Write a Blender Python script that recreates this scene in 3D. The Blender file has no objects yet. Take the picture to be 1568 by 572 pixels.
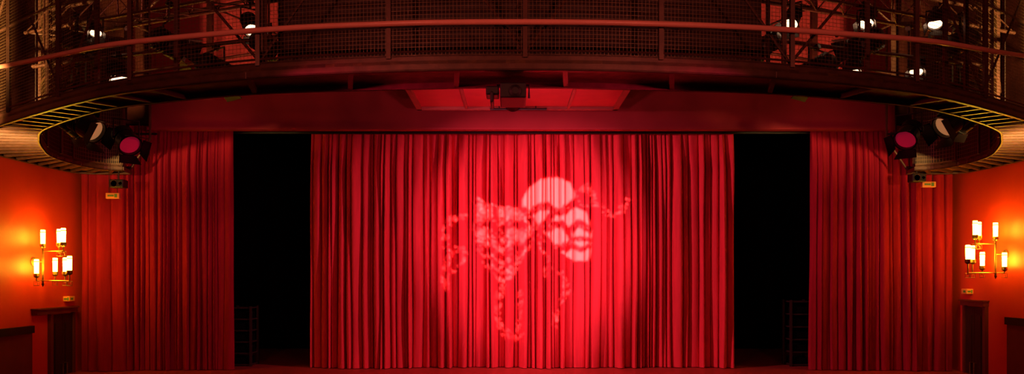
import bpy, math, random
from mathutils import Vector, Matrix
random.seed(7)
S = bpy.context.scene
S.view_settings.view_transform = 'Standard'
S.view_settings.look = 'None'
S.view_settings.exposure = 0.0
COL = S.collection
EYE = 2.85

# ------------------------------------------------------------ materials
def mat(name, col, rough=0.6, metal=0.0, noise=0.0, nscale=6.0, bump=0.0, bscale=60.0, col2=None, sheen=0.0, spec=0.5, stretch=None):
    m = bpy.data.materials.new(name); m.use_nodes = True
    nt = m.node_tree; b = nt.nodes['Principled BSDF']
    b.inputs['Base Color'].default_value = (*col, 1)
    b.inputs['Roughness'].default_value = rough
    b.inputs['Metallic'].default_value = metal
    b.inputs['Specular IOR Level'].default_value = spec
    if sheen:
        b.inputs['Sheen Weight'].default_value = sheen
        b.inputs['Sheen Tint'].default_value = (*col, 1)
    tc = nt.nodes.new('ShaderNodeTexCoord')
    mp = nt.nodes.new('ShaderNodeMapping'); nt.links.new(tc.outputs['Object'], mp.inputs['Vector'])
    if stretch: mp.inputs['Scale'].default_value = stretch
    if noise or col2:
        n = nt.nodes.new('ShaderNodeTexNoise'); n.inputs['Scale'].default_value = nscale
        n.inputs['Detail'].default_value = 6
        nt.links.new(mp.outputs['Vector'], n.inputs['Vector'])
        r = nt.nodes.new('ShaderNodeValToRGB')
        c2 = col2 or tuple(c*(1-noise) for c in col)
        r.color_ramp.elements[0].color = (*c2, 1); r.color_ramp.elements[0].position = 0.35
        r.color_ramp.elements[1].color = (*col, 1); r.color_ramp.elements[1].position = 0.65
        nt.links.new(n.outputs['Fac'], r.inputs['Fac']); nt.links.new(r.outputs['Color'], b.inputs['Base Color'])
    if bump:
        n2 = nt.nodes.new('ShaderNodeTexNoise'); n2.inputs['Scale'].default_value = bscale
        nt.links.new(mp.outputs['Vector'], n2.inputs['Vector'])
        bp = nt.nodes.new('ShaderNodeBump'); bp.inputs['Strength'].default_value = bump; bp.inputs['Distance'].default_value = 0.01
        nt.links.new(n2.outputs['Fac'], bp.inputs['Height']); nt.links.new(bp.outputs['Normal'], b.inputs['Normal'])
    return m
def emis(name, col, st):
    m = bpy.data.materials.new(name); m.use_nodes = True
    b = m.node_tree.nodes['Principled BSDF']
    b.inputs['Base Color'].default_value = (*col, 1)
    b.inputs['Emission Color'].default_value = (*col, 1)
    b.inputs['Emission Strength'].default_value = st
    return m
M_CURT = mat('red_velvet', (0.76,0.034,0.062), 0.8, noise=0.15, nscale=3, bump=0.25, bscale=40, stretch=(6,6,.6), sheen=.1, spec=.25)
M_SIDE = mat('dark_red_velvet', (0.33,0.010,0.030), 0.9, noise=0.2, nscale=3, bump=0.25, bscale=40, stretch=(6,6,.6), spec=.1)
M_BLACK = mat('black_drape', (0.004,0.003,0.003), 0.95, noise=.3, bump=.2, spec=.05)
M_WALL = mat('terracotta_plaster', (0.70,0.048,0.026), 0.5, noise=0.10, nscale=1.6, bump=.15, bscale=90, spec=.3)
M_HEAD = mat('painted_header', (0.38,0.03,0.045), 0.7, noise=0.12, nscale=2, bump=.1, spec=.2)
M_UP = mat('dark_upper_wall', (0.11,0.025,0.018), 0.8, noise=0.5, nscale=2, spec=.1)
M_METAL = mat('brown_steel', (0.13,0.05,0.03), 0.45, metal=.3, noise=0.35, nscale=9, bump=.1)
M_MESH = mat('wire_mesh_steel', (0.22,0.12,0.055), 0.4, metal=.3, noise=.3, nscale=8)
M_DECK = mat('deck_boards', (0.28,0.12,0.045), 0.5, metal=.2, noise=0.4, nscale=10, bump=.2)
M_RAIL = mat('red_enamel_rail', (1.0,0.40,0.30), 0.35, noise=.1, nscale=4)
M_DARK = mat('black_steel', (0.02,0.016,0.015), 0.45, metal=.3, noise=.3, nscale=12)
M_SHEET = mat('corrugated_brown_sheet', (0.05,0.020,0.013), 0.6, metal=.1, noise=.4, nscale=5, stretch=(1,1,6))
M_PANEL = mat('acoustic_panel', (0.70,0.06,0.08), 0.7, noise=.1, nscale=4)
M_PFR = mat('panel_frame_paint', (0.40,0.08,0.07), 0.5, noise=.2, nscale=4)
M_FLOOR = mat('stage_boards', (0.5,0.06,0.05), 0.4, noise=.3, nscale=5, stretch=(1,12,1))
M_HALL = mat('hall_carpet', (0.15,0.02,0.02), 0.95, noise=.3, nscale=20, bump=.3)
M_DOOR = mat('dark_door_wood', (0.05,0.015,0.01), 0.45, noise=.5, nscale=6, stretch=(8,8,.7))
M_DADO = mat('dark_dado', (0.16,0.022,0.015), 0.6, noise=.2, nscale=4)
M_CAP = mat('dark_cap_rail', (0.015,0.008,0.007), 0.4, noise=.2)
M_BRASS = mat('aged_brass', (0.35,0.2,0.08), 0.35, metal=.8, noise=.3, nscale=20)
M_GLASS = emis('lit_glass', (1.0,0.60,0.030), 60)
M_SIGN = mat('sign_face', (0.8,0.3,0.12), 0.5, noise=.1)
M_SIGNG = mat('sign_mark', (0.1,0.25,0.08), 0.5, noise=.1)
M_LW = emis('lens_warm', (1.0,0.55,0.30), 4.5)
M_LD = emis('lens_dim', (1.0,0.38,0.14), 0.32)
M_LM = emis('lens_magenta', (1.0,0.02,0.10), 0.13)
M_LOFF = mat('lens_off', (0.1,0.05,0.05), 0.1, noise=.1)
M_RACK=mat('rack_steel',(0.05,0.02,0.02),.5,metal=.3,noise=.2)

# ------------------------------------------------------------ mesh builder
class MB:
    def __init__(s): s.v=[]; s.f=[]
    def add(s, vs, fs):
        o=len(s.v); s.v += [tuple(v) for v in vs]; s.f += [tuple(i+o for i in f) for f in fs]
    def box(s, lo, hi, M=None):
        x0,y0,z0=lo; x1,y1,z1=hi
        vs=[Vector(p) for p in [(x0,y0,z0),(x1,y0,z0),(x1,y1,z0),(x0,y1,z0),(x0,y0,z1),(x1,y0,z1),(x1,y1,z1),(x0,y1,z1)]]
        if M: vs=[M@v for v in vs]
        s.add(vs,[(0,3,2,1),(4,5,6,7),(0,1,5,4),(1,2,6,5),(2,3,7,6),(3,0,4,7)])
    def tube(s, pts, r, n=8, cap=True, closed=False):
        pts=[Vector(p) for p in pts]; N=len(pts); rings=[]
        up=None
        for i,p in enumerate(pts):
            if closed: d=pts[(i+1)%N]-pts[i-1]
            else: d=pts[min(i+1,N-1)]-pts[max(i-1,0)]
            d.normalize()
            if up is None:
                up = Vector((0,0,1)) if abs(d.z)<.9 else Vector((1,0,0))
            a=d.cross(up)
            if a.length<1e-4: a=d.cross(Vector((1,0.1,0)))
            a.normalize(); b=a.cross(d); up=b
            rr = r[i] if isinstance(r,(list,tuple)) else r
            rings.append([p+a*math.cos(2*math.pi*k/n)*rr+b*math.sin(2*math.pi*k/n)*rr for k in range(n)])
        vs=[v for ring in rings for v in ring]; fs=[]
        for i in range(N if closed else N-1):
            j=(i+1)%N
            for k in range(n):
                l=(k+1)%n
                fs.append((i*n+k,i*n+l,j*n+l,j*n+k))
        if cap and not closed:
            fs.append(tuple(range(n))[::-1]); fs.append(tuple((N-1)*n+k for k in range(n)))
        s.add(vs,fs)
    def lathe(s, prof, n=20, M=None):
        vs=[];fs=[]
        for r,z in prof:
            for k in range(n):
                a=2*math.pi*k/n; v=Vector((r*math.cos(a),r*math.sin(a),z)); vs.append(M@v if M else v)
        for i in range(len(prof)-1):
            for k in range(n):
                l=(k+1)%n; fs.append((i*n+k,i*n+l,(i+1)*n+l,(i+1)*n+k))
        s.add(vs,fs)
    def obj(s, name, m, parent=None, smooth=False):
        me=bpy.data.meshes.new(name); me.from_pydata(s.v,[],s.f); me.update()
        if smooth:
            for p in me.polygons: p.use_smooth=True
        me.materials.append(m)
        o=bpy.data.objects.new(name,me); COL.objects.link(o)
        if parent: o.parent=parent
        return o
def empty(name, loc=(0,0,0)):
    e=bpy.data.objects.new(name,None); e.location=loc; e.empty_display_size=.2; COL.objects.link(e); return e
def boxo(name, lo, hi, m, parent=None, bev=0):
    b=MB(); b.box(lo,hi); o=b.obj(name,m,parent)
    if bev:
        md=o.modifiers.new('bevel','BEVEL'); md.width=bev; md.segments=2
    return o
def aim(loc, tgt):
    d=Vector(tgt)-Vector(loc); return d.to_track_quat('-Z','Y')
def spot(name, loc, tgt, power, col, ang, blend=.5, rad=.05, parent=None):
    l=bpy.data.lights.new(name,'SPOT'); l.energy=power; l.color=col; l.spot_size=math.radians(ang); l.spot_blend=blend; l.shadow_soft_size=rad
    o=bpy.data.objects.new(name,l); o.location=loc; o.rotation_mode='QUATERNION'; o.rotation_quaternion=aim(loc,tgt); COL.objects.link(o)
    return o

# ------------------------------------------------------------ room shell
XL,XR=-7.95,8.2
ZC=8.6
boxo('wall_left',(XL-.2,-6,0),(XL,14,ZC),M_WALL)
boxo('wall_right',(XR,-6,0),(XR+.2,14,ZC),M_WALL)
boxo('wall_back',(XL-.2,-6.2,0),(XR+.2,-6,ZC),M_WALL)
boxo('floor',(XL-.2,-6.2,-.2),(XR+.2,18,0),M_HALL)
boxo('ceiling',(XL-.2,-6.2,ZC),(XR+.2,14.4,ZC+.2),M_UP)
boxo('wall_front',(XL-.2,14.4,5.75),(XR+.2,14.55,ZC),M_UP)
boxo('stage_floor',(XL,13.1,0.02),(XR,17.8,1.09),M_FLOOR)
boxo('stage_backdrop',(XL-.2,17.8,0),(XR+.2,17.9,6.49),M_BLACK)
boxo('stage_wing_wall',(XL-.3,14.0,1.09),(XL-.2,17.8,6.49),M_BLACK)
boxo('stage_wing_wall',(XR+.2,14.0,1.09),(XR+.3,17.8,6.49),M_BLACK)
boxo('stage_ceiling',(XL-.3,14.55,6.5),(XR+.3,17.9,6.6),M_BLACK)
# dark sheets added to tone down lamp-lit side walls above gallery level
boxo('dark_wall_sheet_left',(XL+.001,-5.99,4.70),(XL+.03,13.99,ZC-.01),M_UP)
boxo('dark_wall_sheet_right',(XR-.03,-5.99,4.70),(XR-.001,13.99,ZC-.01),M_UP)

# proscenium header
h=MB()
h.box((-6.5,13.36,5.46),(6.85,13.44,8.59))
h.box((-6.5,13.44,5.60),(6.85,14.35,5.66))
h.box((-6.5,13.30,5.43),(6.85,13.46,5.47))
h.obj('proscenium_header',M_HEAD)
b=MB(); b.tube([(-5.2,13.95,5.5),(5.6,13.95,5.5)],.03)
for x in (-5,-2.5,0,2.5,5): b.tube([(x,13.95,5.5),(x,13.95,5.6)],.012)
b.obj('curtain_track',M_DARK)

# ------------------------------------------------------------ curtains
def curtain(name, x0,x1,y,zt,zb,fw,depth,seed,m,fan=0.0,spp=14,nz=24,om=.13):
    R=random.Random(seed)
    ws=[];tot=0
    while tot<abs(x1-x0):
        w=fw*R.choice([.45,.6,.9,1.0,1.3,1.7]); ws.append(w); tot+=w
    sc=abs(x1-x0)/tot
    amp=[R.uniform(.4,1.2) for _ in ws]; ph=[R.uniform(0,6.28) for _ in ws]; skew=[R.uniform(-.4,.4) for _ in ws]
    lean=[R.uniform(-1,1) for _ in range(len(ws)+1)]
    cols=[]; x=min(x0,x1)
    for i,w in enumerate(ws):
        w*=sc
        for s in range(spp):
            t=s/spp; cols.append((i,t,x,w))
        x+=w
    cols.append((len(ws)-1,1.0,x-w,w))
    vs=[];fs=[];nc=len(cols)
    xm=(x0+x1)/2
    for j in range(nz+1):
        v=j/nz; z=zt+(zb-zt)*v
        for (i,t,xs,w) in cols:
            a=(1-t)*lean[i]+t*lean[i+1]
            g=.5+.5*min(1,v*6)
            sw=.10*w*math.sin(v*2.6+a*3)*v + .004*math.sin(v*9+a*5)
            xx=xs+w*(t-om*math.sin(2*math.pi*t))+sw
            A=depth*amp[i]*g*(1+.12*math.sin(v*5+ph[i]))
            s1=abs(math.sin(math.pi*t))**.7
            yy=y-A*s1*(1+skew[i]*math.cos(math.pi*t))
            yy-= .014*math.sin(3*math.pi*t+ph[i])*math.sin(math.pi*t)
            yy+= .3*depth*math.sin(xs*1.7+seed)
            if fan: xx=xm+(xx-xm)*(1+fan*v)
            vs.append((xx,yy,z))
    for j in range(nz):
        for c in range(nc-1):
            fs.append((j*nc+c,j*nc+c+1,(j+1)*nc+c+1,(j+1)*nc+c))
    b=MB(); b.add(vs,fs); return b.obj(name,m,smooth=True)
curtain('main_stage_curtain',-3.84,4.20,14.28,5.585,1.10,.118,.25,3,M_CURT)
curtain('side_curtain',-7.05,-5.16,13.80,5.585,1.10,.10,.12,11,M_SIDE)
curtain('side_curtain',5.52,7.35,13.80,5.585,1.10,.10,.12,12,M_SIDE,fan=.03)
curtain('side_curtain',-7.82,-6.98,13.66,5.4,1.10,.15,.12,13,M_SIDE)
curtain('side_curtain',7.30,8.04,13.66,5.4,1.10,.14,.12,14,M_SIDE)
b=MB(); b.tube([(-7.95,13.66,5.42),(-6.5,13.66,5.42)],.02); b.tube([(8.2,13.66,5.42),(6.85,13.66,5.42)],.02); b.obj('curtain_rod',M_DARK)

def rack(x0,x1,y0,y1,zt):
    e=empty('equipment_rack',((x0+x1)/2,(y0+y1)/2,1.09))
    w=(x1-x0)/2; d=(y1-y0)/2; H=zt-1.09
    f=MB()
    for sx in(-1,1):
        for sy in(-1,1):
            f.box((sx*w-.02,sy*d-.02,0),(sx*w+.02,sy*d+.02,H))
    n=5
    for i in range(n+1):
        z=.03+i*(H-.06)/n; f.box((-w,-d,z-.012),(w,d,z+.012))
    f.obj('frame',M_RACK,e)
    g=MB()
    for i in range(n):
        z=.03+i*(H-.06)/n
        g.box((-w+.04,-d+.03,z+.013),(w-.04,d-.05,z+.14))
        g.box((-w+.07,-d+.015,z+.04),(w-.07,-d+.03,z+.06))
    g.obj('equipment_units',M_BLACK,e)
rack(-5.42,-5.02,14.35,14.75,2.24)
rack(5.36,5.76,14.35,14.75,2.36)

# ------------------------------------------------------------ doors and dado on side walls
def door(name,xw,sgn,y0,y1,zt,surround):
    e=empty(name,(xw,(y0+y1)/2,0)); cy=(y0+y1)/2
    f=MB()
    s0,s1=surround
    def bx(mb,n0,n1,ya,yb,za,zb):
        a,b_=sgn*n0,sgn*n1
        mb.box((min(a,b_),ya-cy,za),(max(a,b_),yb-cy,zb))
    bx(f,0,.10,s0,s1,zt+.02,zt+.10); bx(f,0,.13,s0-.02,s1,zt+.10,zt+.125)
    bx(f,0,.06,y0-.07,y0,0,zt+.02); bx(f,0,.06,y1,min(y1+.07,s1),0,zt+.02)
    f.obj('frame',M_DADO,e)
    g=MB(); mid=(y0+y1)/2
    bx(g,0,.03,y0,mid-.004,.01,zt); bx(g,0,.03,mid+.004,y1,.01,zt)
    for a,c in((y0,mid),(mid,y1)):
        for za,zb in((.15,.95),(1.1,zt-.15)):
            bx(g,.03,.042,a+.08,c-.08,za,zb)
    g.obj('leaves',M_DOOR,e)
    hd=MB()
    for o in(-.06,.06):
        hd.tube([(sgn*.03,o+mid-cy,1.0),(sgn*.08,o+mid-cy,1.0),(sgn*.08,o+mid-cy,1.3),(sgn*.03,o+mid-cy,1.3)],.01)
    hd.obj('handles',M_BRASS,e)
door('door_1',XL,1,12.85,13.45,2.16,(12.35,13.5))
door('door_2',XR,-1,12.92,13.45,2.28,(12.84,13.5))
def dado(name,xw,sgn,y0,y1,z):
    b=MB(); a=xw+sgn*.001; c=xw+sgn*.03
    b.box((min(a,c),y0,0),(max(a,c),y1,z-.12)); o=b.obj(name,M_DADO)
    b=MB(); c=xw+sgn*.07
    b.box((min(a,c),y0,z-.12),(max(a,c),y1,z)); b.obj('trim_1' if sgn>0 else 'trim_2',M_CAP)
dado('dado_left',XL,1,-5.99,12.33,2.01)  # tall dado panel below the cap rail
dado('dado_right',XR,-1,-5.99,12.33,2.15)

def sign(name,c,size,wallside=0,hang=None):
    e=empty(name,c); w,t,hh=size
    b=MB(); b.box((-w/2,-t/2,-hh/2),(w/2,t/2,hh/2)); o=b.obj('case',M_SIGN,e)
    md=o.modifiers.new('bevel','BEVEL'); md.width=.006
    b=MB()
    if wallside:
        s=-wallside
        b.box((min(s*w/2,s*(w/2+.004)),-t*.3,-hh*.2),(max(s*w/2,s*(w/2+.004)),t*.1,hh*.2))
    b.box((-w*.35,-t/2-.004,-hh*.15),(w*.1,-t/2,hh*.15)); b.box((w*.15,-t/2-.004,-hh*.3),(w*.35,-t/2,hh*.3))
    b.obj('pictogram',M_SIGNG,e)
    if hang:
        b=MB()
        for o in(-.3,.3): b.tube([(w*o,0,hh/2),(w*o,0,hang-c[2])],.006,6)
        b.obj('hanger_rods',M_DARK,e)
sign('exit_sign',(XL+.06,13.30,2.42),(.12,.16,.09),-1)
sign('exit_sign',(XR-.06,13.35,2.55),(.12,.16,.09),1)
sign('exit_sign',(-7.05,13.2,4.24),(.24,.06,.10),hang=4.62)
sign('exit_sign',(7.36,13.2,4.44),(.24,.06,.10),hang=4.62)
def speaker(c):
    e=empty('small_loudspeaker',c)
    b=MB(); b.box((-.12,-.09,-.07),(.12,.09,.07)); o=b.obj('cabinet',M_DARK,e); md=o.modifiers.new('bevel','BEVEL'); md.width=.012
    b=MB(); b.lathe([(0,0),(.05,0.0),(.06,.012),(.062,0)],18,Matrix.Translation((-.04,-.09,0))@Matrix.Rotation(math.pi/2,4,'X')); b.lathe([(0,0),(.025,0.0),(.03,.012)],14,Matrix.Translation((.07,-.09,0))@Matrix.Rotation(math.pi/2,4,'X')); b.obj('drivers',M_LOFF,e)
    b=MB(); b.tube([(0,0,.07),(0,0,4.64-c[2])],.012); b.obj('bracket',M_DARK,e)
speaker((-6.82,12.95,4.42)); speaker((7.02,12.95,4.52))

# ------------------------------------------------------------ gallery catwalk
pairs=[((0,6.53),(0,7.17)),((-1.06,6.58),(-1.17,7.25)),((-2.28,6.79),(-2.45,7.41)),((-3.73,7.30),(-3.45,7.72)),((-4.72,7.89),(-4.45,8.17)),
 ((-6.12,8.92),(-5.70,9.18)),((-7.2,9.8),(-6.25,9.90)),((-7.7,10.7),(-6.65,10.6)),((-7.78,11.8),(-7.0,11.4)),((-7.78,12.8),(-7.08,12.2)),((-7.62,13.28),(-6.95,12.68)),((-6.8,13.34),(-6.68,12.80))]
full=[((-a[0]*1.035,a[1]),(-c[0]*1.035,c[1])) for a,c in pairs[:0:-1]]+pairs
full=full[::-1]
def cr(p0,p1,p2,p3,t):
    return tuple(.5*((2*b)+(-a+c)*t+(2*a-5*b+4*c-d)*t*t+(-a+3*b-3*c+d)*t**3) for a,b,c,d in zip(p0,p1,p2,p3))
flat=[(a[0],a[1],c[0],c[1]) for a,c in full]
dense=[]
for i in range(len(flat)-1):
    q=[flat[max(i-1,0)],flat[i],flat[i+1],flat[min(i+2,len(flat)-1)]]
    for s in range(24): dense.append(cr(*q,s/24))
dense.append(flat[-1])
L=[0]
for a,c in zip(dense,dense[1:]):
    L.append(L[-1]+(math.hypot(c[0]-a[0],c[1]-a[1])+math.hypot(c[2]-a[2],c[3]-a[3]))/2)
def at(s):
    s=max(0,min(L[-1],s)); lo=0; hi=len(L)-1
    while hi-lo>1:
        m=(lo+hi)//2
        if L[m]<=s: lo=m
        else: hi=m
    t=(s-L[lo])/(L[hi]-L[lo]); return tuple(a+(c-a)*t for a,c in zip(dense[lo],dense[hi]))
TL=L[-1]; NS=260
pts=[at(TL*i/NS) for i in range(NS+1)]
ZB=EYE+1.795; ZF=6.9
def railz(x):
    z=5.04+.27*(min(abs(x),7)/6.12)**3
    if x>0: z+=.07*(x/6.12)**2
    return z
G=empty('lighting_gallery_catwalk',(0,0,0))
def band(mb,idx,za,zb,th,off=0.0,rng=None):
    P=[]
    for i in range(NS+1):
        p=pts[i]; o=Vector((p[0],p[1],0)); n=Vector((p[2],p[3],0)); d=(n-o).normalized()
        base = o+d*off if idx==0 else n-d*off
        P.append((base, base+(d if idx==0 else -d)*th))
    vs=[];fs=[]
    for a,c in P:
        vs+= [(a.x,a.y,za),(a.x,a.y,zb),(c.x,c.y,zb),(c.x,c.y,za)]
    r=rng or (0,NS)
    for i in range(r[0],r[1]):
        for k in range(4):
            l=(k+1)%4; fs.append((4*i+k,4*i+l,4*i+4+l,4*i+4+k))
    fs.append((4*r[0],4*r[0]+1,4*r[0]+2,4*r[0]+3)); fs.append((4*r[1],4*r[1]+3,4*r[1]+2,4*r[1]+1))
    mb.add(vs,fs)
d=MB(); vs=[];fs=[]
for p in pts: vs+=[(p[0],p[1],ZB+.05),(p[2],p[3],ZB+.05),(p[2],p[3],ZB+.08),(p[0],p[1],ZB+.08)]
for i in range(NS):
    for k in range(4):
        l=(k+1)%4; fs.append((4*i+k,4*i+l,4*i+4+l,4*i+4+k))
d.add(vs,fs); d.obj('deck',M_DECK,G)
r=MB(); band(r,0,ZB-.01,ZB+.13,.015); band(r,0,ZB-.01,ZB+.005,.05); band(r,0,ZB+.115,ZB+.13,.05)
band(r,2,ZB-.01,ZB+.10,.015); band(r,2,ZB-.01,ZB+.005,.04)
r.obj('rim_channels',M_METAL,G)
j=MB(); s=0
while s<TL:
    p=at(s); a=Vector((p[0],p[1],0)); c=Vector((p[2],p[3],0)); dd=(c-a); ln=dd.length; dd.normalize()
    M=Matrix.Translation(Vector((a.x,a.y,ZB)))@Matrix.Rotation(math.atan2(dd.y,dd.x),4,'Z')
    j.box((.01,-.022,-.004),(ln-.01,.022,.052),M)
    s+= .26 if abs(p[0])>4.6 else (1.0 if abs(p[0])<3.8 else .5)
j.obj('joists',M_METAL,G)
ids=[i for i,p in enumerate(pts) if p[1]<11.0]; f0,f1=ids[0],ids[-1]
b=MB(); b.tube([(pts[i][0],pts[i][1]-.045,railz(pts[i][0])) for i in range(f0,f1+1)],.026,12)
b.obj('handrail',M_RAIL,G,True)
b=MB()
for i in range(f0,f1+1,12):
    p=pts[i]; b.box((p[0]-.012,p[1]-.03,railz(p[0])-.012),(p[0]+.012,p[1]+.03,railz(p[0])+.012))
b.obj('rail_brackets',M_METAL,G)
b=MB()
for z in (ZB+.16,5.75,6.4,ZF): b.tube([(pts[i][0],pts[i][1],z) for i in range(f0,f1+1)],.010,6)
b.obj('fence_rails',M_METAL,G)
def mesh_fence(idx,s0,s1,za,zb,pv,ph,w,name):
    mb=MB(); N=int((s1-s0)/pv)
    for i in range(N+1):
        p=at(s0+(s1-s0)*i/N); q=at(s0+(s1-s0)*i/N+.01)
        x,y=p[idx],p[idx+1]; dx,dy=q[idx]-x,q[idx+1]-y; l=math.hypot(dx,dy) or 1; dx/=l;dy/=l
        mb.add([(x-dx*w,y-dy*w,za),(x+dx*w,y+dy*w,za),(x+dx*w,y+dy*w,zb),(x-dx*w,y-dy*w,zb)],[(0,1,2,3)])
    nz=int((zb-za)/ph)
    M_=max(8,int((s1-s0)/.12))
    for k in range(nz+1):
        z=za+(zb-za)*k/nz; vs=[];fs=[]
        for i in range(M_+1):
            p=at(s0+(s1-s0)*i/M_); vs+=[(p[idx],p[idx+1],z-w),(p[idx],p[idx+1],z+w)]
        for i in range(M_): fs.append((2*i,2*i+2,2*i+3,2*i+1))
        mb.add(vs,fs)
    return mb.obj(name,M_MESH,G)
sA,sB=TL*f0/NS,TL*f1/NS
mesh_fence(0,sA,sB,ZB+.13,ZF,.035,.035,.0018,'wire_mesh_outer')
iL=[i for i,p in enumerate(pts) if p[3]>8.6 and p[0]<0]; iR=[i for i,p in enumerate(pts) if p[3]>8.6 and p[0]>0]
for rng,nm in((iL,'wire_mesh_inner_1'),(iR,'wire_mesh_inner_2')):
    mesh_fence(2,TL*rng[0]/NS,TL*rng[-1]/NS,ZB+.1,ZF,.06,.06,.004,nm)
b=MB()
for rng in ([i for i in iL if pts[i][3]>10.0],[i for i in iR if pts[i][3]>10.0]):
    band(b,2,ZB+.1,ZF,.01,off=.06,rng=(rng[0],rng[-1]))
b.obj('backing_sheets',M_SHEET,G)
b=MB(); n=14
for i in range(n+1):
    s=sA+(sB-sA)*i/n; p=at(s); x,y=p[0],p[1]
    b.box((x-.02,y-.02,ZB+.1),(x+.02,y+.02,ZF))
    if i<n:
        q=at(s+(sB-sA)/n)
        if i%2: b.tube([(x,y+.05,ZB+.15),(q[0],q[1]+.05,6.4)],.014,6)
        else: b.tube([(x,y+.05,6.4),(q[0],q[1]+.05,ZB+.15)],.014,6)
    if 2<i<n-2:
        b.box((p[2]-.02,p[3]-.05,ZB+.08),(p[2]+.02,p[3]-.01,ZF))
for rng in(iL,iR):
    for i in rng[::14]:
        p=pts[i]; b.box((p[2]-.02,p[3]-.02,ZB+.08),(p[2]+.02,p[3]+.02,ZF))
for z in (5.3,6.1,6.9):
    for rng in (iL,iR): b.tube([(pts[i][2],pts[i][3],z) for i in rng],.014,6)
b.obj('posts_and_braces',M_METAL,G)
b=MB()
for x,y in((-2.45,7.41),(2.54,7.41),(-5.70,9.18),(5.9,9.18),(-7.0,11.6),(7.25,11.6),(0,7.14)):
    b.tube([(x,y,ZB+.08),(x,y,ZC)],.022,8)
b.tube([(.06,6.72,ZB+.08),(.06,6.72,ZF)],.02)
b.obj('ceiling_hangers',M_METAL,G)
vs=[];fs=[];nz=60
cidx=[i for i,p in enumerate(pts) if -2.36<p[2]<2.5]
b=MB()
for zi in range(nz+1):
    z=ZB+.12+(7.4-ZB-.12)*zi/nz
    for i in cidx: vs.append((pts[i][2],pts[i][3]-.07-(.012 if zi%2 else 0),z))
nc=len(cidx)
for zi in range(nz):
    for c in range(nc-1): fs.append((zi*nc+c,zi*nc+c+1,(zi+1)*nc+c+1,(zi+1)*nc+c))
b.add(vs,fs); b.obj('corrugated_sheet',M_SHEET,G)
b=MB()
for s,k in((-1,1),(1,1.035)):
    b.tube([(s*6.7*k,13.1,ZB+.04),(s*6.3*k,13.0,5.2),(s*6.3*k,13.0,7.2)],.02)
    b.tube([(s*6.7*k,12.9,ZB+.06),(s*6.68*k,12.9,7.2)],.02)
    b.tube([(s*6.68*k,12.9,7.2),(s*6.3*k,13.0,7.2)],.02)
    b.tube([(s*6.5*k,12.95,7.2),(s*6.5*k,12.95,ZC)],.02)
b.obj('end_struts',M_METAL,G)

# ------------------------------------------------------------ lighting trusses behind the gallery
def truss(p0,p1,name):
    p0=Vector(p0);p1=Vector(p1);e=empty(name,p0); v=p1-p0; d_=v.normalized(); side=Vector((-d_.y,d_.x,0))*.16; up=Vector((0,0,.32))
    b=MB(); c=[Vector((0,0,0))-side,Vector((0,0,0))+side,up]
    for o in c: b.tube([o,o+v],.022,8)
    n=int(v.length/.4)
    for i in range(n):
        a=v*(i/n); q=v*((i+1)/n); m_=v*((i+.5)/n)
        for o in c[:2]: b.tube([o+a,c[2]+m_,o+q],.009,5,cap=False)
        b.tube([c[0]+a,c[1]+q],.009,5)
    for t in (.08,.92): b.tube([up+v*t,Vector((v.x*t,v.y*t,ZC-.01-p0.z))],.01,6)
    b.obj('lattice',M_METAL,e)
truss((-6.3,9.9,6.0),(-2.4,8.3,6.0),'lighting_truss')
truss((6.5,9.9,6.0),(2.5,8.3,6.0),'lighting_truss')
truss((-6.4,11.6,7.3),(6.6,11.6,7.3),'lighting_truss')
for s in(-1,1):
    b=MB()
    b.tube([(s*6.0,9.35,5.45),(s*2.5,8.15,5.45)],.024)
    for t in(0.05,.5,.95):
        x=s*(6.0-3.5*t); y=9.35-1.2*t; b.tube([(x,y,5.45),(x,y,ZC-.01)],.012)
    b.obj('lighting_pipe',M_METAL)
for i,y in enumerate((9.4,10.6,12.4)):
    b=MB(); b.box((XL+.03,y-.05,ZC-.5),(XR-.03,y+.05,ZC-.46)); b.box((XL+.03,y-.05,ZC-.04),(XR-.03,y+.05,ZC)); b.box((XL+.03,y-.008,ZC-.46),(XR-.03,y+.008,ZC-.04)); b.obj('roof_beam',M_METAL)
for s in(-1,1):
    b=MB()
    P=[(s*2.6,9.3),(s*4.0,9.9),(s*5.4,10.6)]
    for (x,y) in P: b.box((x-.035,y-.035,5.65),(x+.035,y+.035,ZC-.01))
    for z in(5.7,6.4,7.1,7.8):
        b.tube([(P[0][0],P[0][1],z),(P[2][0],P[2][1],z)],.02,6)
    for a,c in((0,1),(1,2)):
        b.tube([(*P[a],5.7),(*P[c],6.4)],.014,6); b.tube([(*P[a],7.1),(*P[c],6.4)],.014,6); b.tube([(*P[a],7.1),(*P[c],7.8)],.014,6)
    b.obj('roof_support_frame',M_METAL)

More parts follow.
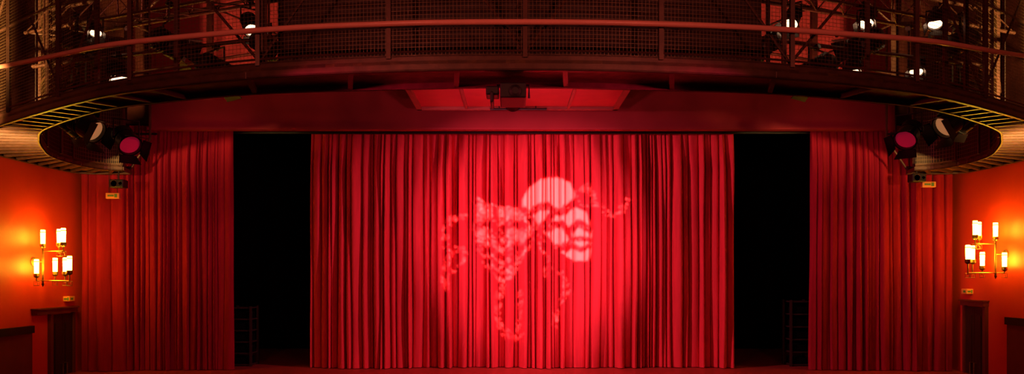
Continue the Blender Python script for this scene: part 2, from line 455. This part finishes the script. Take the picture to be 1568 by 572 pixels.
# ------------------------------------------------------------ stage spotlights
def fixture(loc,tgt,sz,lens,top,barn=True):
    e=empty('stage_spotlight',loc); e.rotation_mode='QUATERNION'; q=aim(loc,tgt); e.rotation_quaternion=q
    r=sz/2; Ln=sz*1.25
    b=MB(); b.lathe([(0,Ln*.62),(r*.5,Ln*.6),(r*.8,Ln*.5),(r*.85,Ln*.1),(r,0),(r,-Ln*.38),(r*1.08,-Ln*.4),(r*1.08,-Ln*.45),(r*.93,-Ln*.45),(r*.9,-Ln*.3),(0,-Ln*.28)],22)
    for k in range(4):
        z=Ln*(.15+.09*k); b.lathe([(r*.8,z),(r*.98,z),(r*.98,z+.01),(r*.8,z+.01)],22)
    b.obj('housing',M_DARK,e)
    b=MB(); b.lathe([(0,-Ln*.37),(r*.5,-Ln*.36),(r*.9,-Ln*.33)],22); b.obj('lens',lens,e,True)
    if barn:
        b=MB()
        for k in range(4):
            M=Matrix.Rotation(k*math.pi/2,4,'Z')@Matrix.Translation((r*.98,0,-Ln*.45))@Matrix.Rotation(math.radians(-22),4,'Y')
            b.add([M@Vector(p) for p in((0,-r*.75,0),(0,r*.75,0),(0,r*1.0,-r*1.0),(0,-r*1.0,-r*1.0),(.006,-r*.75,0),(.006,r*.75,0),(.006,r*1.0,-r*1.0),(.006,-r*1.0,-r*1.0))],[(0,1,2,3),(4,7,6,5),(0,3,7,4),(1,5,6,2),(3,2,6,7),(0,4,5,1)])
        b.obj('barn_doors',M_DARK,e)
    Mi=q.to_matrix().inverted()
    side=(q@Vector((1,0,0))); side.z=0; side.normalize(); h_=top-loc[2]; yk=min(sz*.95,h_*.8)
    P=[side*r*1.15,side*r*1.15+Vector((0,0,yk)),-side*r*1.15+Vector((0,0,yk)),-side*r*1.15]
    b=MB(); b.tube([Mi@p for p in P],.012,6); b.tube([Mi@Vector((0,0,yk)),Mi@Vector((0,0,h_))],.012,6)
    b.lathe([(0,-.03),(.035,-.03),(.035,.03),(0,.03)],10,Matrix.Translation(Mi@Vector((0,0,h_-.03))))
    b.obj('yoke',M_DARK,e)
    return e
def at_down(x,y,z,dx=.6,dy=-.9,dz=-1.5): return (x+dx,y+dy,z+dz)
for (x,y,z,sz,top,dx) in ((-5.02,9.0,5.80,.14,6.0,.6),(-2.98,8.5,5.69,.19,6.0,.8),(-4.61,8.75,5.19,.21,5.45,.8),
    (3.15,8.4,5.72,.18,6.0,-.8),(4.18,8.8,5.86,.18,6.0,-.6),(5.16,9.1,5.95,.17,6.1,-.6),(3.95,8.65,5.24,.18,5.45,-.6),(4.85,8.95,5.33,.16,5.45,-.6)):
    fixture((x,y,z),at_down(x,y,z,dx),sz,M_LW,top)
for s,k in((-1,1),(1,1.03)):
    fixture((s*3.35*k,8.45,5.15),(-s*1,14,3),.30,M_LOFF,5.45)
    fixture((s*3.95*k,8.6,5.5),(-s*1,14,3),.28,M_LOFF,6.0)
    fixture((s*5.35*k,9.2,5.08),(-s*2,14,3),.28,M_LOFF,5.45)
    fixture((s*5.25*k,9.0,5.65),(-s*2,14,3),.26,M_LOFF,6.0)
    fixture((s*2.75*k,8.3,5.4),(-s*2,14,3),.22,M_LOFF,6.0)
fixture((-5.42,9.5,4.74),(-2.6,9.0,3.0),.30,M_LD,6.0)
fixture((-4.88,9.45,4.55),(-3.2,8.0,3.0),.27,M_LM,6.0)
fixture((-5.75,9.75,4.80),(-4.4,13,3.0),.24,M_LOFF,6.0)
fixture((5.60,9.5,4.80),(3.0,9.0,3.0),.30,M_LD,6.0)
fixture((5.02,9.45,4.62),(3.4,8.0,3.0),.27,M_LM,6.0)
fixture((5.95,9.75,4.86),(4.6,13,3.0),.24,M_LOFF,6.0)

# ------------------------------------------------------------ suspended panel above forestage
e=empty('suspended_ceiling_panel',(.09,11.4,5.60))
b=MB(); b.box((-1.62,-1.1,.05),(1.62,1.1,.07)); b.obj('panel',M_PANEL,e)
b=MB()
b.box((-1.68,-1.15,0),(-1.60,1.13,.1)); b.box((1.60,-1.15,0),(1.68,1.13,.1)); b.box((-1.68,1.07,0),(1.68,1.13,.1)); b.box((-1.68,-1.15,0),(1.68,-1.09,.1))
for x in(-.85,0,.85): b.box((x-.022,-1.1,.01),(x+.022,1.1,.05))
for sx in(-1.5,1.5):
    for sy in(-.9,.9): b.tube([(sx,sy,.08),(sx,sy,ZC-.01-5.60)],.01,6)
b.obj('frame',M_PFR,e)
b=MB(); b.tube([(-.45,.9,-.03),(.48,.9,-.03)],.02); b.tube([(-.3,.9,-.03),(-.3,.9,.02)],.01); b.tube([(.3,.9,-.03),(.3,.9,.02)],.01); b.obj('under_bar',M_DARK,e)

# ------------------------------------------------------------ gobo projector
LP=Vector((0.0,7.42,4.62)); CY=14.1; GD=.15
e=empty('gobo_projector',(0,0,0))
b=MB(); b.box((-.11,6.80,4.46),(.13,7.22,4.60)); b.box((-.24,6.85,4.50),(-.12,7.05,4.58)); b.box((-.20,6.80,4.42),(-.17,7.1,4.52))
o=b.obj('lamp_house',M_DARK,e); md=o.modifiers.new('bevel','BEVEL'); md.width=.012; md.segments=2
b=MB(); b.tube([(-.14,7.0,4.5),(-.14,7.0,4.62),(.16,7.0,4.62),(.16,7.0,4.5)],.012,6); b.tube([(.02,7.0,4.60),(.02,7.0,4.635)],.03,8)
b.lathe([(0,0),(.05,0),(.055,.02),(.03,.03),(0,.03)],16,Matrix.Translation((.03,6.80,4.52))@Matrix.Rotation(math.pi/2,4,'X')); b.obj('yoke',M_DARK,e)
gc=Vector((.38,CY,3.28)); ax=(gc-LP).normalized()
MT=Matrix.Translation(LP)@ax.to_track_quat('Z','Y').to_matrix().to_4x4()
b=MB(); b.lathe([(0,-.06),(.04,-.06),(.05,0),(.083,.08),(.083,.19),(.078,.19),(.078,.08),(.045,0),(.035,-.05),(0,-.05)],28,MT)
b.box((-.03,7.2,4.50),(.03,7.37,4.59)); b.obj('lens_tube',M_DARK,e)
def inpoly(p,q,poly):
    c=False; n=len(poly)
    for i in range(n):
        x1,y1=poly[i];x2,y2=poly[i-1]
        if (y1>q)!=(y2>q) and p<(x2-x1)*(q-y1)/(y2-y1)+x1: c=not c
    return c
def dline(p,q,pl):
    m=1e9
    for (a,b_),(c,d_) in zip(pl,pl[1:]):
        vx,vy=c-a,d_-b_; t=max(0,min(1,((p-a)*vx+(q-b_)*vy)/(vx*vx+vy*vy))); m=min(m,math.hypot(p-a-vx*t,q-b_-vy*t))
    return m
RM=[(-14,-58),(-16,-78),(-4,-98),(15,-110),(38,-114),(58,-106),(66,-88),(66,-68),(84,-60),(92,-30),(91,2),(86,14),(66,14),(48,4),(32,-4),(14,-20),(0,-38)]
LM=[(-84,-86),(-66,-74),(-44,-70),(-22,-68),(-8,-52),(4,-30),(2,-14),(-12,6),(-22,26),(-34,44),(-50,46),(-66,28),(-80,6),(-87,-30)]
DK=[([(-4,-58),(10,-66),(22,-70),(34,-62),(46,-60),(58,-70),(70,-80),(84,-74)],6),([(-12,-64),(0,-46),(8,-34),(24,-16),(40,0)],5),([(30,-54),(14,-36),(2,-22),(-14,-6),(-26,2),(-38,-2)],5),
    ([(24,-32),(34,-42),(46,-42),(56,-30)],5.5),([(60,-34),(72,-44),(88,-34)],6),([(56,-32),(60,-16),(50,-10)],3.5),([(38,-8),(50,-2),(62,-10),(74,-2),(88,-8)],4),([(66,-20),(88,-18)],4),
    ([(-86,-40),(-72,-48),(-54,-34)],6),([(-44,-34),(-30,-46),(-12,-38)],6),([(-66,-30),(-56,-26),(-44,-30)],4),([(-48,-38),(-52,-18),(-42,-12)],4),([(-84,-12),(-66,-2),(-50,6),(-34,2),(-22,-12)],6),([(-76,10),(-60,16),(-44,22),(-30,12)],5),([(-60,30),(-44,34)],4),([(-58,-66),(-56,-50)],4)]
RB=[([(-104,-56),(-124,-52),(-134,-34),(-134,-10)],5),([(-126,0),(-132,22),(-136,44),(-132,56)],5),([(-116,-8),(-102,-2),(-106,14),(-120,26)],4),
    ([(70,-94),(86,-100),(94,-84),(96,-72),(112,-64)],5),([(118,-58),(130,-54),(136,-62),(146,-78)],4.5),
    ([(-44,52),(-52,68),(-54,92)],5),([(-52,102),(-46,118),(-34,130),(-18,126)],5),([(-18,60),(-18,90),(-22,120)],3.5),
    ([(36,28),(52,44),(54,62),(44,80)],5),([(38,90),(34,112)],4),([(10,-10),(26,10),(20,36)],3.5)]
def duty(p,q):
    for pl,w in DK:
        if dline(p,q,pl)<w: return .05
    if inpoly(p,q,RM): return 1.0
    if inpoly(p,q,LM): return .36 if p<-40 or q>0 else .5
    for pl,w in RB:
        if dline(p,q,pl)<w: return .13
    return 0
k=GD/(CY-LP.y); u=.0123; cs=1.4
def gp(p,q):
    C=Vector((gc.x+p*u,CY,gc.z-q*u)); return LP+(C-LP)*k
b=MB(); p0,p1,q0,q1=-147,156,-120,138
nx=int((p1-p0)/cs); nq=int((q1-q0)/cs); R=random.Random(5)
vs=[];fs=[]
for a in range(nx+1):
    for c in range(nq+1): vs.append(gp(p0+a*cs,q0+c*cs))
p1=p0+nx*cs;q1=q0+nq*cs
for a in range(nx):
    for c in range(nq):
        dv=duty(p0+(a+.5)*cs,q0+(c+.5)*cs)
        if dv and R.random()<dv: continue
        o=a*(nq+1)+c; fs.append((o,o+1,o+nq+2,o+nq+1))
b.add(vs,fs)
B=250
for (a0,a1,c0,c1) in((-B,p0,-B,B),(p1,B,-B,B),(p0,p1,-B,q0),(p0,p1,q1,B)):
    b.add([gp(a0,c0),gp(a1,c0),gp(a1,c1),gp(a0,c1)],[(0,1,2,3)])
b.obj('gobo_plate',M_DARK,e)
gl=spot('gobo_lamp',LP,gc,23000,(1,.58,.36),36,.1,.0007); gl.parent=e

# ------------------------------------------------------------ wall sconces
def sconce(xw,sgn,post,lower,upper,zl,zu):
    px,py=post
    e=empty('wall_sconce',(xw,py,zl))
    def W(x,y,z): return Vector((x-xw,y-py,z-zl))
    b=MB()
    b.lathe([(0,0),(.07,0),(.075,.015),(.03,.03),(0,.03)],18,Matrix.Translation(W(xw,py,(zl+zu)/2))@Matrix.Rotation(sgn*math.pi/2,4,'Y'))
    b.tube([W(xw,py,(zl+zu)/2),W(px,py,(zl+zu)/2)],.014)
    b.tube([W(px,py,zl-.12),W(px,py,zu)],.017)
    b.tube([W(px,py,zl-.17),W(px,py,zl-.12)],[.004,.026])
    gl=MB()
    for lst,z in((lower,zl),(upper,zu)):
        for (x,y,dz) in lst:
            zz=z+dz
            if abs(x-px)+abs(y-py)>.03:
                b.tube([W(px,py,z-.07),W(x,y,z-.07)],.010,6)
                b.tube([W(x,y,z-.07),W(x,y,zz)],.010,6)
                s=.045
                b.tube([W(x-s,y,z-.08),W(x+s,y,z-.08),W(x+s,y,z-.15),W(x-s,y,z-.15)],.006,4,closed=True)
                b.tube([W(x-s*.4,y,z-.10),W(x+s*.4,y,z-.10),W(x+s*.4,y,z-.15)],.005,4)
            T=Matrix.Translation(W(x,y,zz))
            b.lathe([(0,-.03),(.03,-.02),(.046,0),(.046,.05),(.038,.05),(.038,.01),(0,.01)],16,T)
            gl.lathe([(0,.012),(.030,.012),(.033,.05),(.037,.25),(.033,.28),(.0,.282)],16,T)
            b.lathe([(.038,.235),(.041,.235),(.041,.25),(.038,.25)],16,T)
    b.obj('brass_frame',M_BRASS,e); gl.obj('glass_tubes',M_GLASS,e,True)
sconce(XL,1,(-7.79,12.4),[(-7.82,12.28,0),(-7.71,12.6,.03),(-7.42,12.4,.03),(-7.20,12.15,.05)],[(-7.79,12.4,0),(-7.58,12.5,.02),(-7.36,12.25,.02)],2.82,3.31)
sconce(XR,-1,(8.03,12.4),[(7.42,12.15,.10),(7.66,12.42,.10),(7.95,12.62,0),(8.10,12.28,-.02)],[(8.03,12.4,0),(7.60,12.25,.02),(7.83,12.52,.02)],2.95,3.43)

# ------------------------------------------------------------ stage wash lights
RED=(1,.26,.32)
spot('curtain_wash',(-4.9,9.6,5.0),(1.4,14,3.2),1900,RED,46,.7,.04)
spot('curtain_wash',(5.1,9.6,5.0),(-.2,14,3.2),1450,RED,46,.7,.04)
spot('curtain_wash',(3.6,8.4,4.5),(1.0,14,2.9),750,RED,34,.9,.04)
spot('curtain_wash',(-1.6,7.7,4.5),(.2,14,2.4),300,RED,34,.9,.04)
spot('side_curtain_wash',(-2.0,7.8,4.4),(-5.7,13.7,4.4),300,(1,.2,.3),34,1,.05)
spot('side_curtain_wash',(2.0,7.8,4.4),(5.9,13.7,4.4),300,(1,.2,.3),34,1,.05)
spot('header_wash',(0,8.0,4.4),(0,13.4,5.6),140,(1,.25,.32),110,.9,.1)
spot('panel_fill',(0.1,9.0,3.9),(0.1,11.8,5.6),140,(1,.14,.24),60,.8,.05)  # added light without a fixture, brightens the suspended panel from below
spot('house_red_fill',(-3,0,5.5),(-2,8,5.2),420,(1,.20,.13),70,.9,.3)  # pair of unseen fills added from the hall for rail and gallery front
spot('house_red_fill',(3,0,5.5),(2,8,5.2),420,(1,.20,.13),70,.9,.3)
spot('wall_red_wash',(3,6,4.4),(-7.9,11.8,2.9),400,(1,.03,.12),42,.9,.1)
spot('wall_red_wash',(-3,6,4.4),(8.2,11.8,2.9),400,(1,.03,.12),42,.9,.1)
for s in(-1,1):
    spot('gallery_amber_lamp',(s*7.2,7.2,4.1),(s*7.0,9.8,5.9),2600,(1,.58,.18),70,.8,.08)
    spot('gallery_fill_light',(s*3.6,9.0,4.9),(s*4.4,10.4,7.5),60,(1,.26,.14),130,.9,.1)  # unseen fill, added to lift the dark truss area

w=bpy.data.worlds.new('world'); S.world=w; w.use_nodes=True
w.node_tree.nodes['Background'].inputs[0].default_value=(0.02,0.004,0.003,1); w.node_tree.nodes['Background'].inputs[1].default_value=1

# ------------------------------------------------------------ camera
c=bpy.data.cameras.new('camera'); co=bpy.data.objects.new('camera',c); COL.objects.link(co)
co.location=(0,0,EYE); co.rotation_euler=(math.pi/2,0,0)
c.sensor_width=36; c.lens=36*1400/1920; c.shift_y=(514-350)/1920; c.clip_end=100
S.camera=co
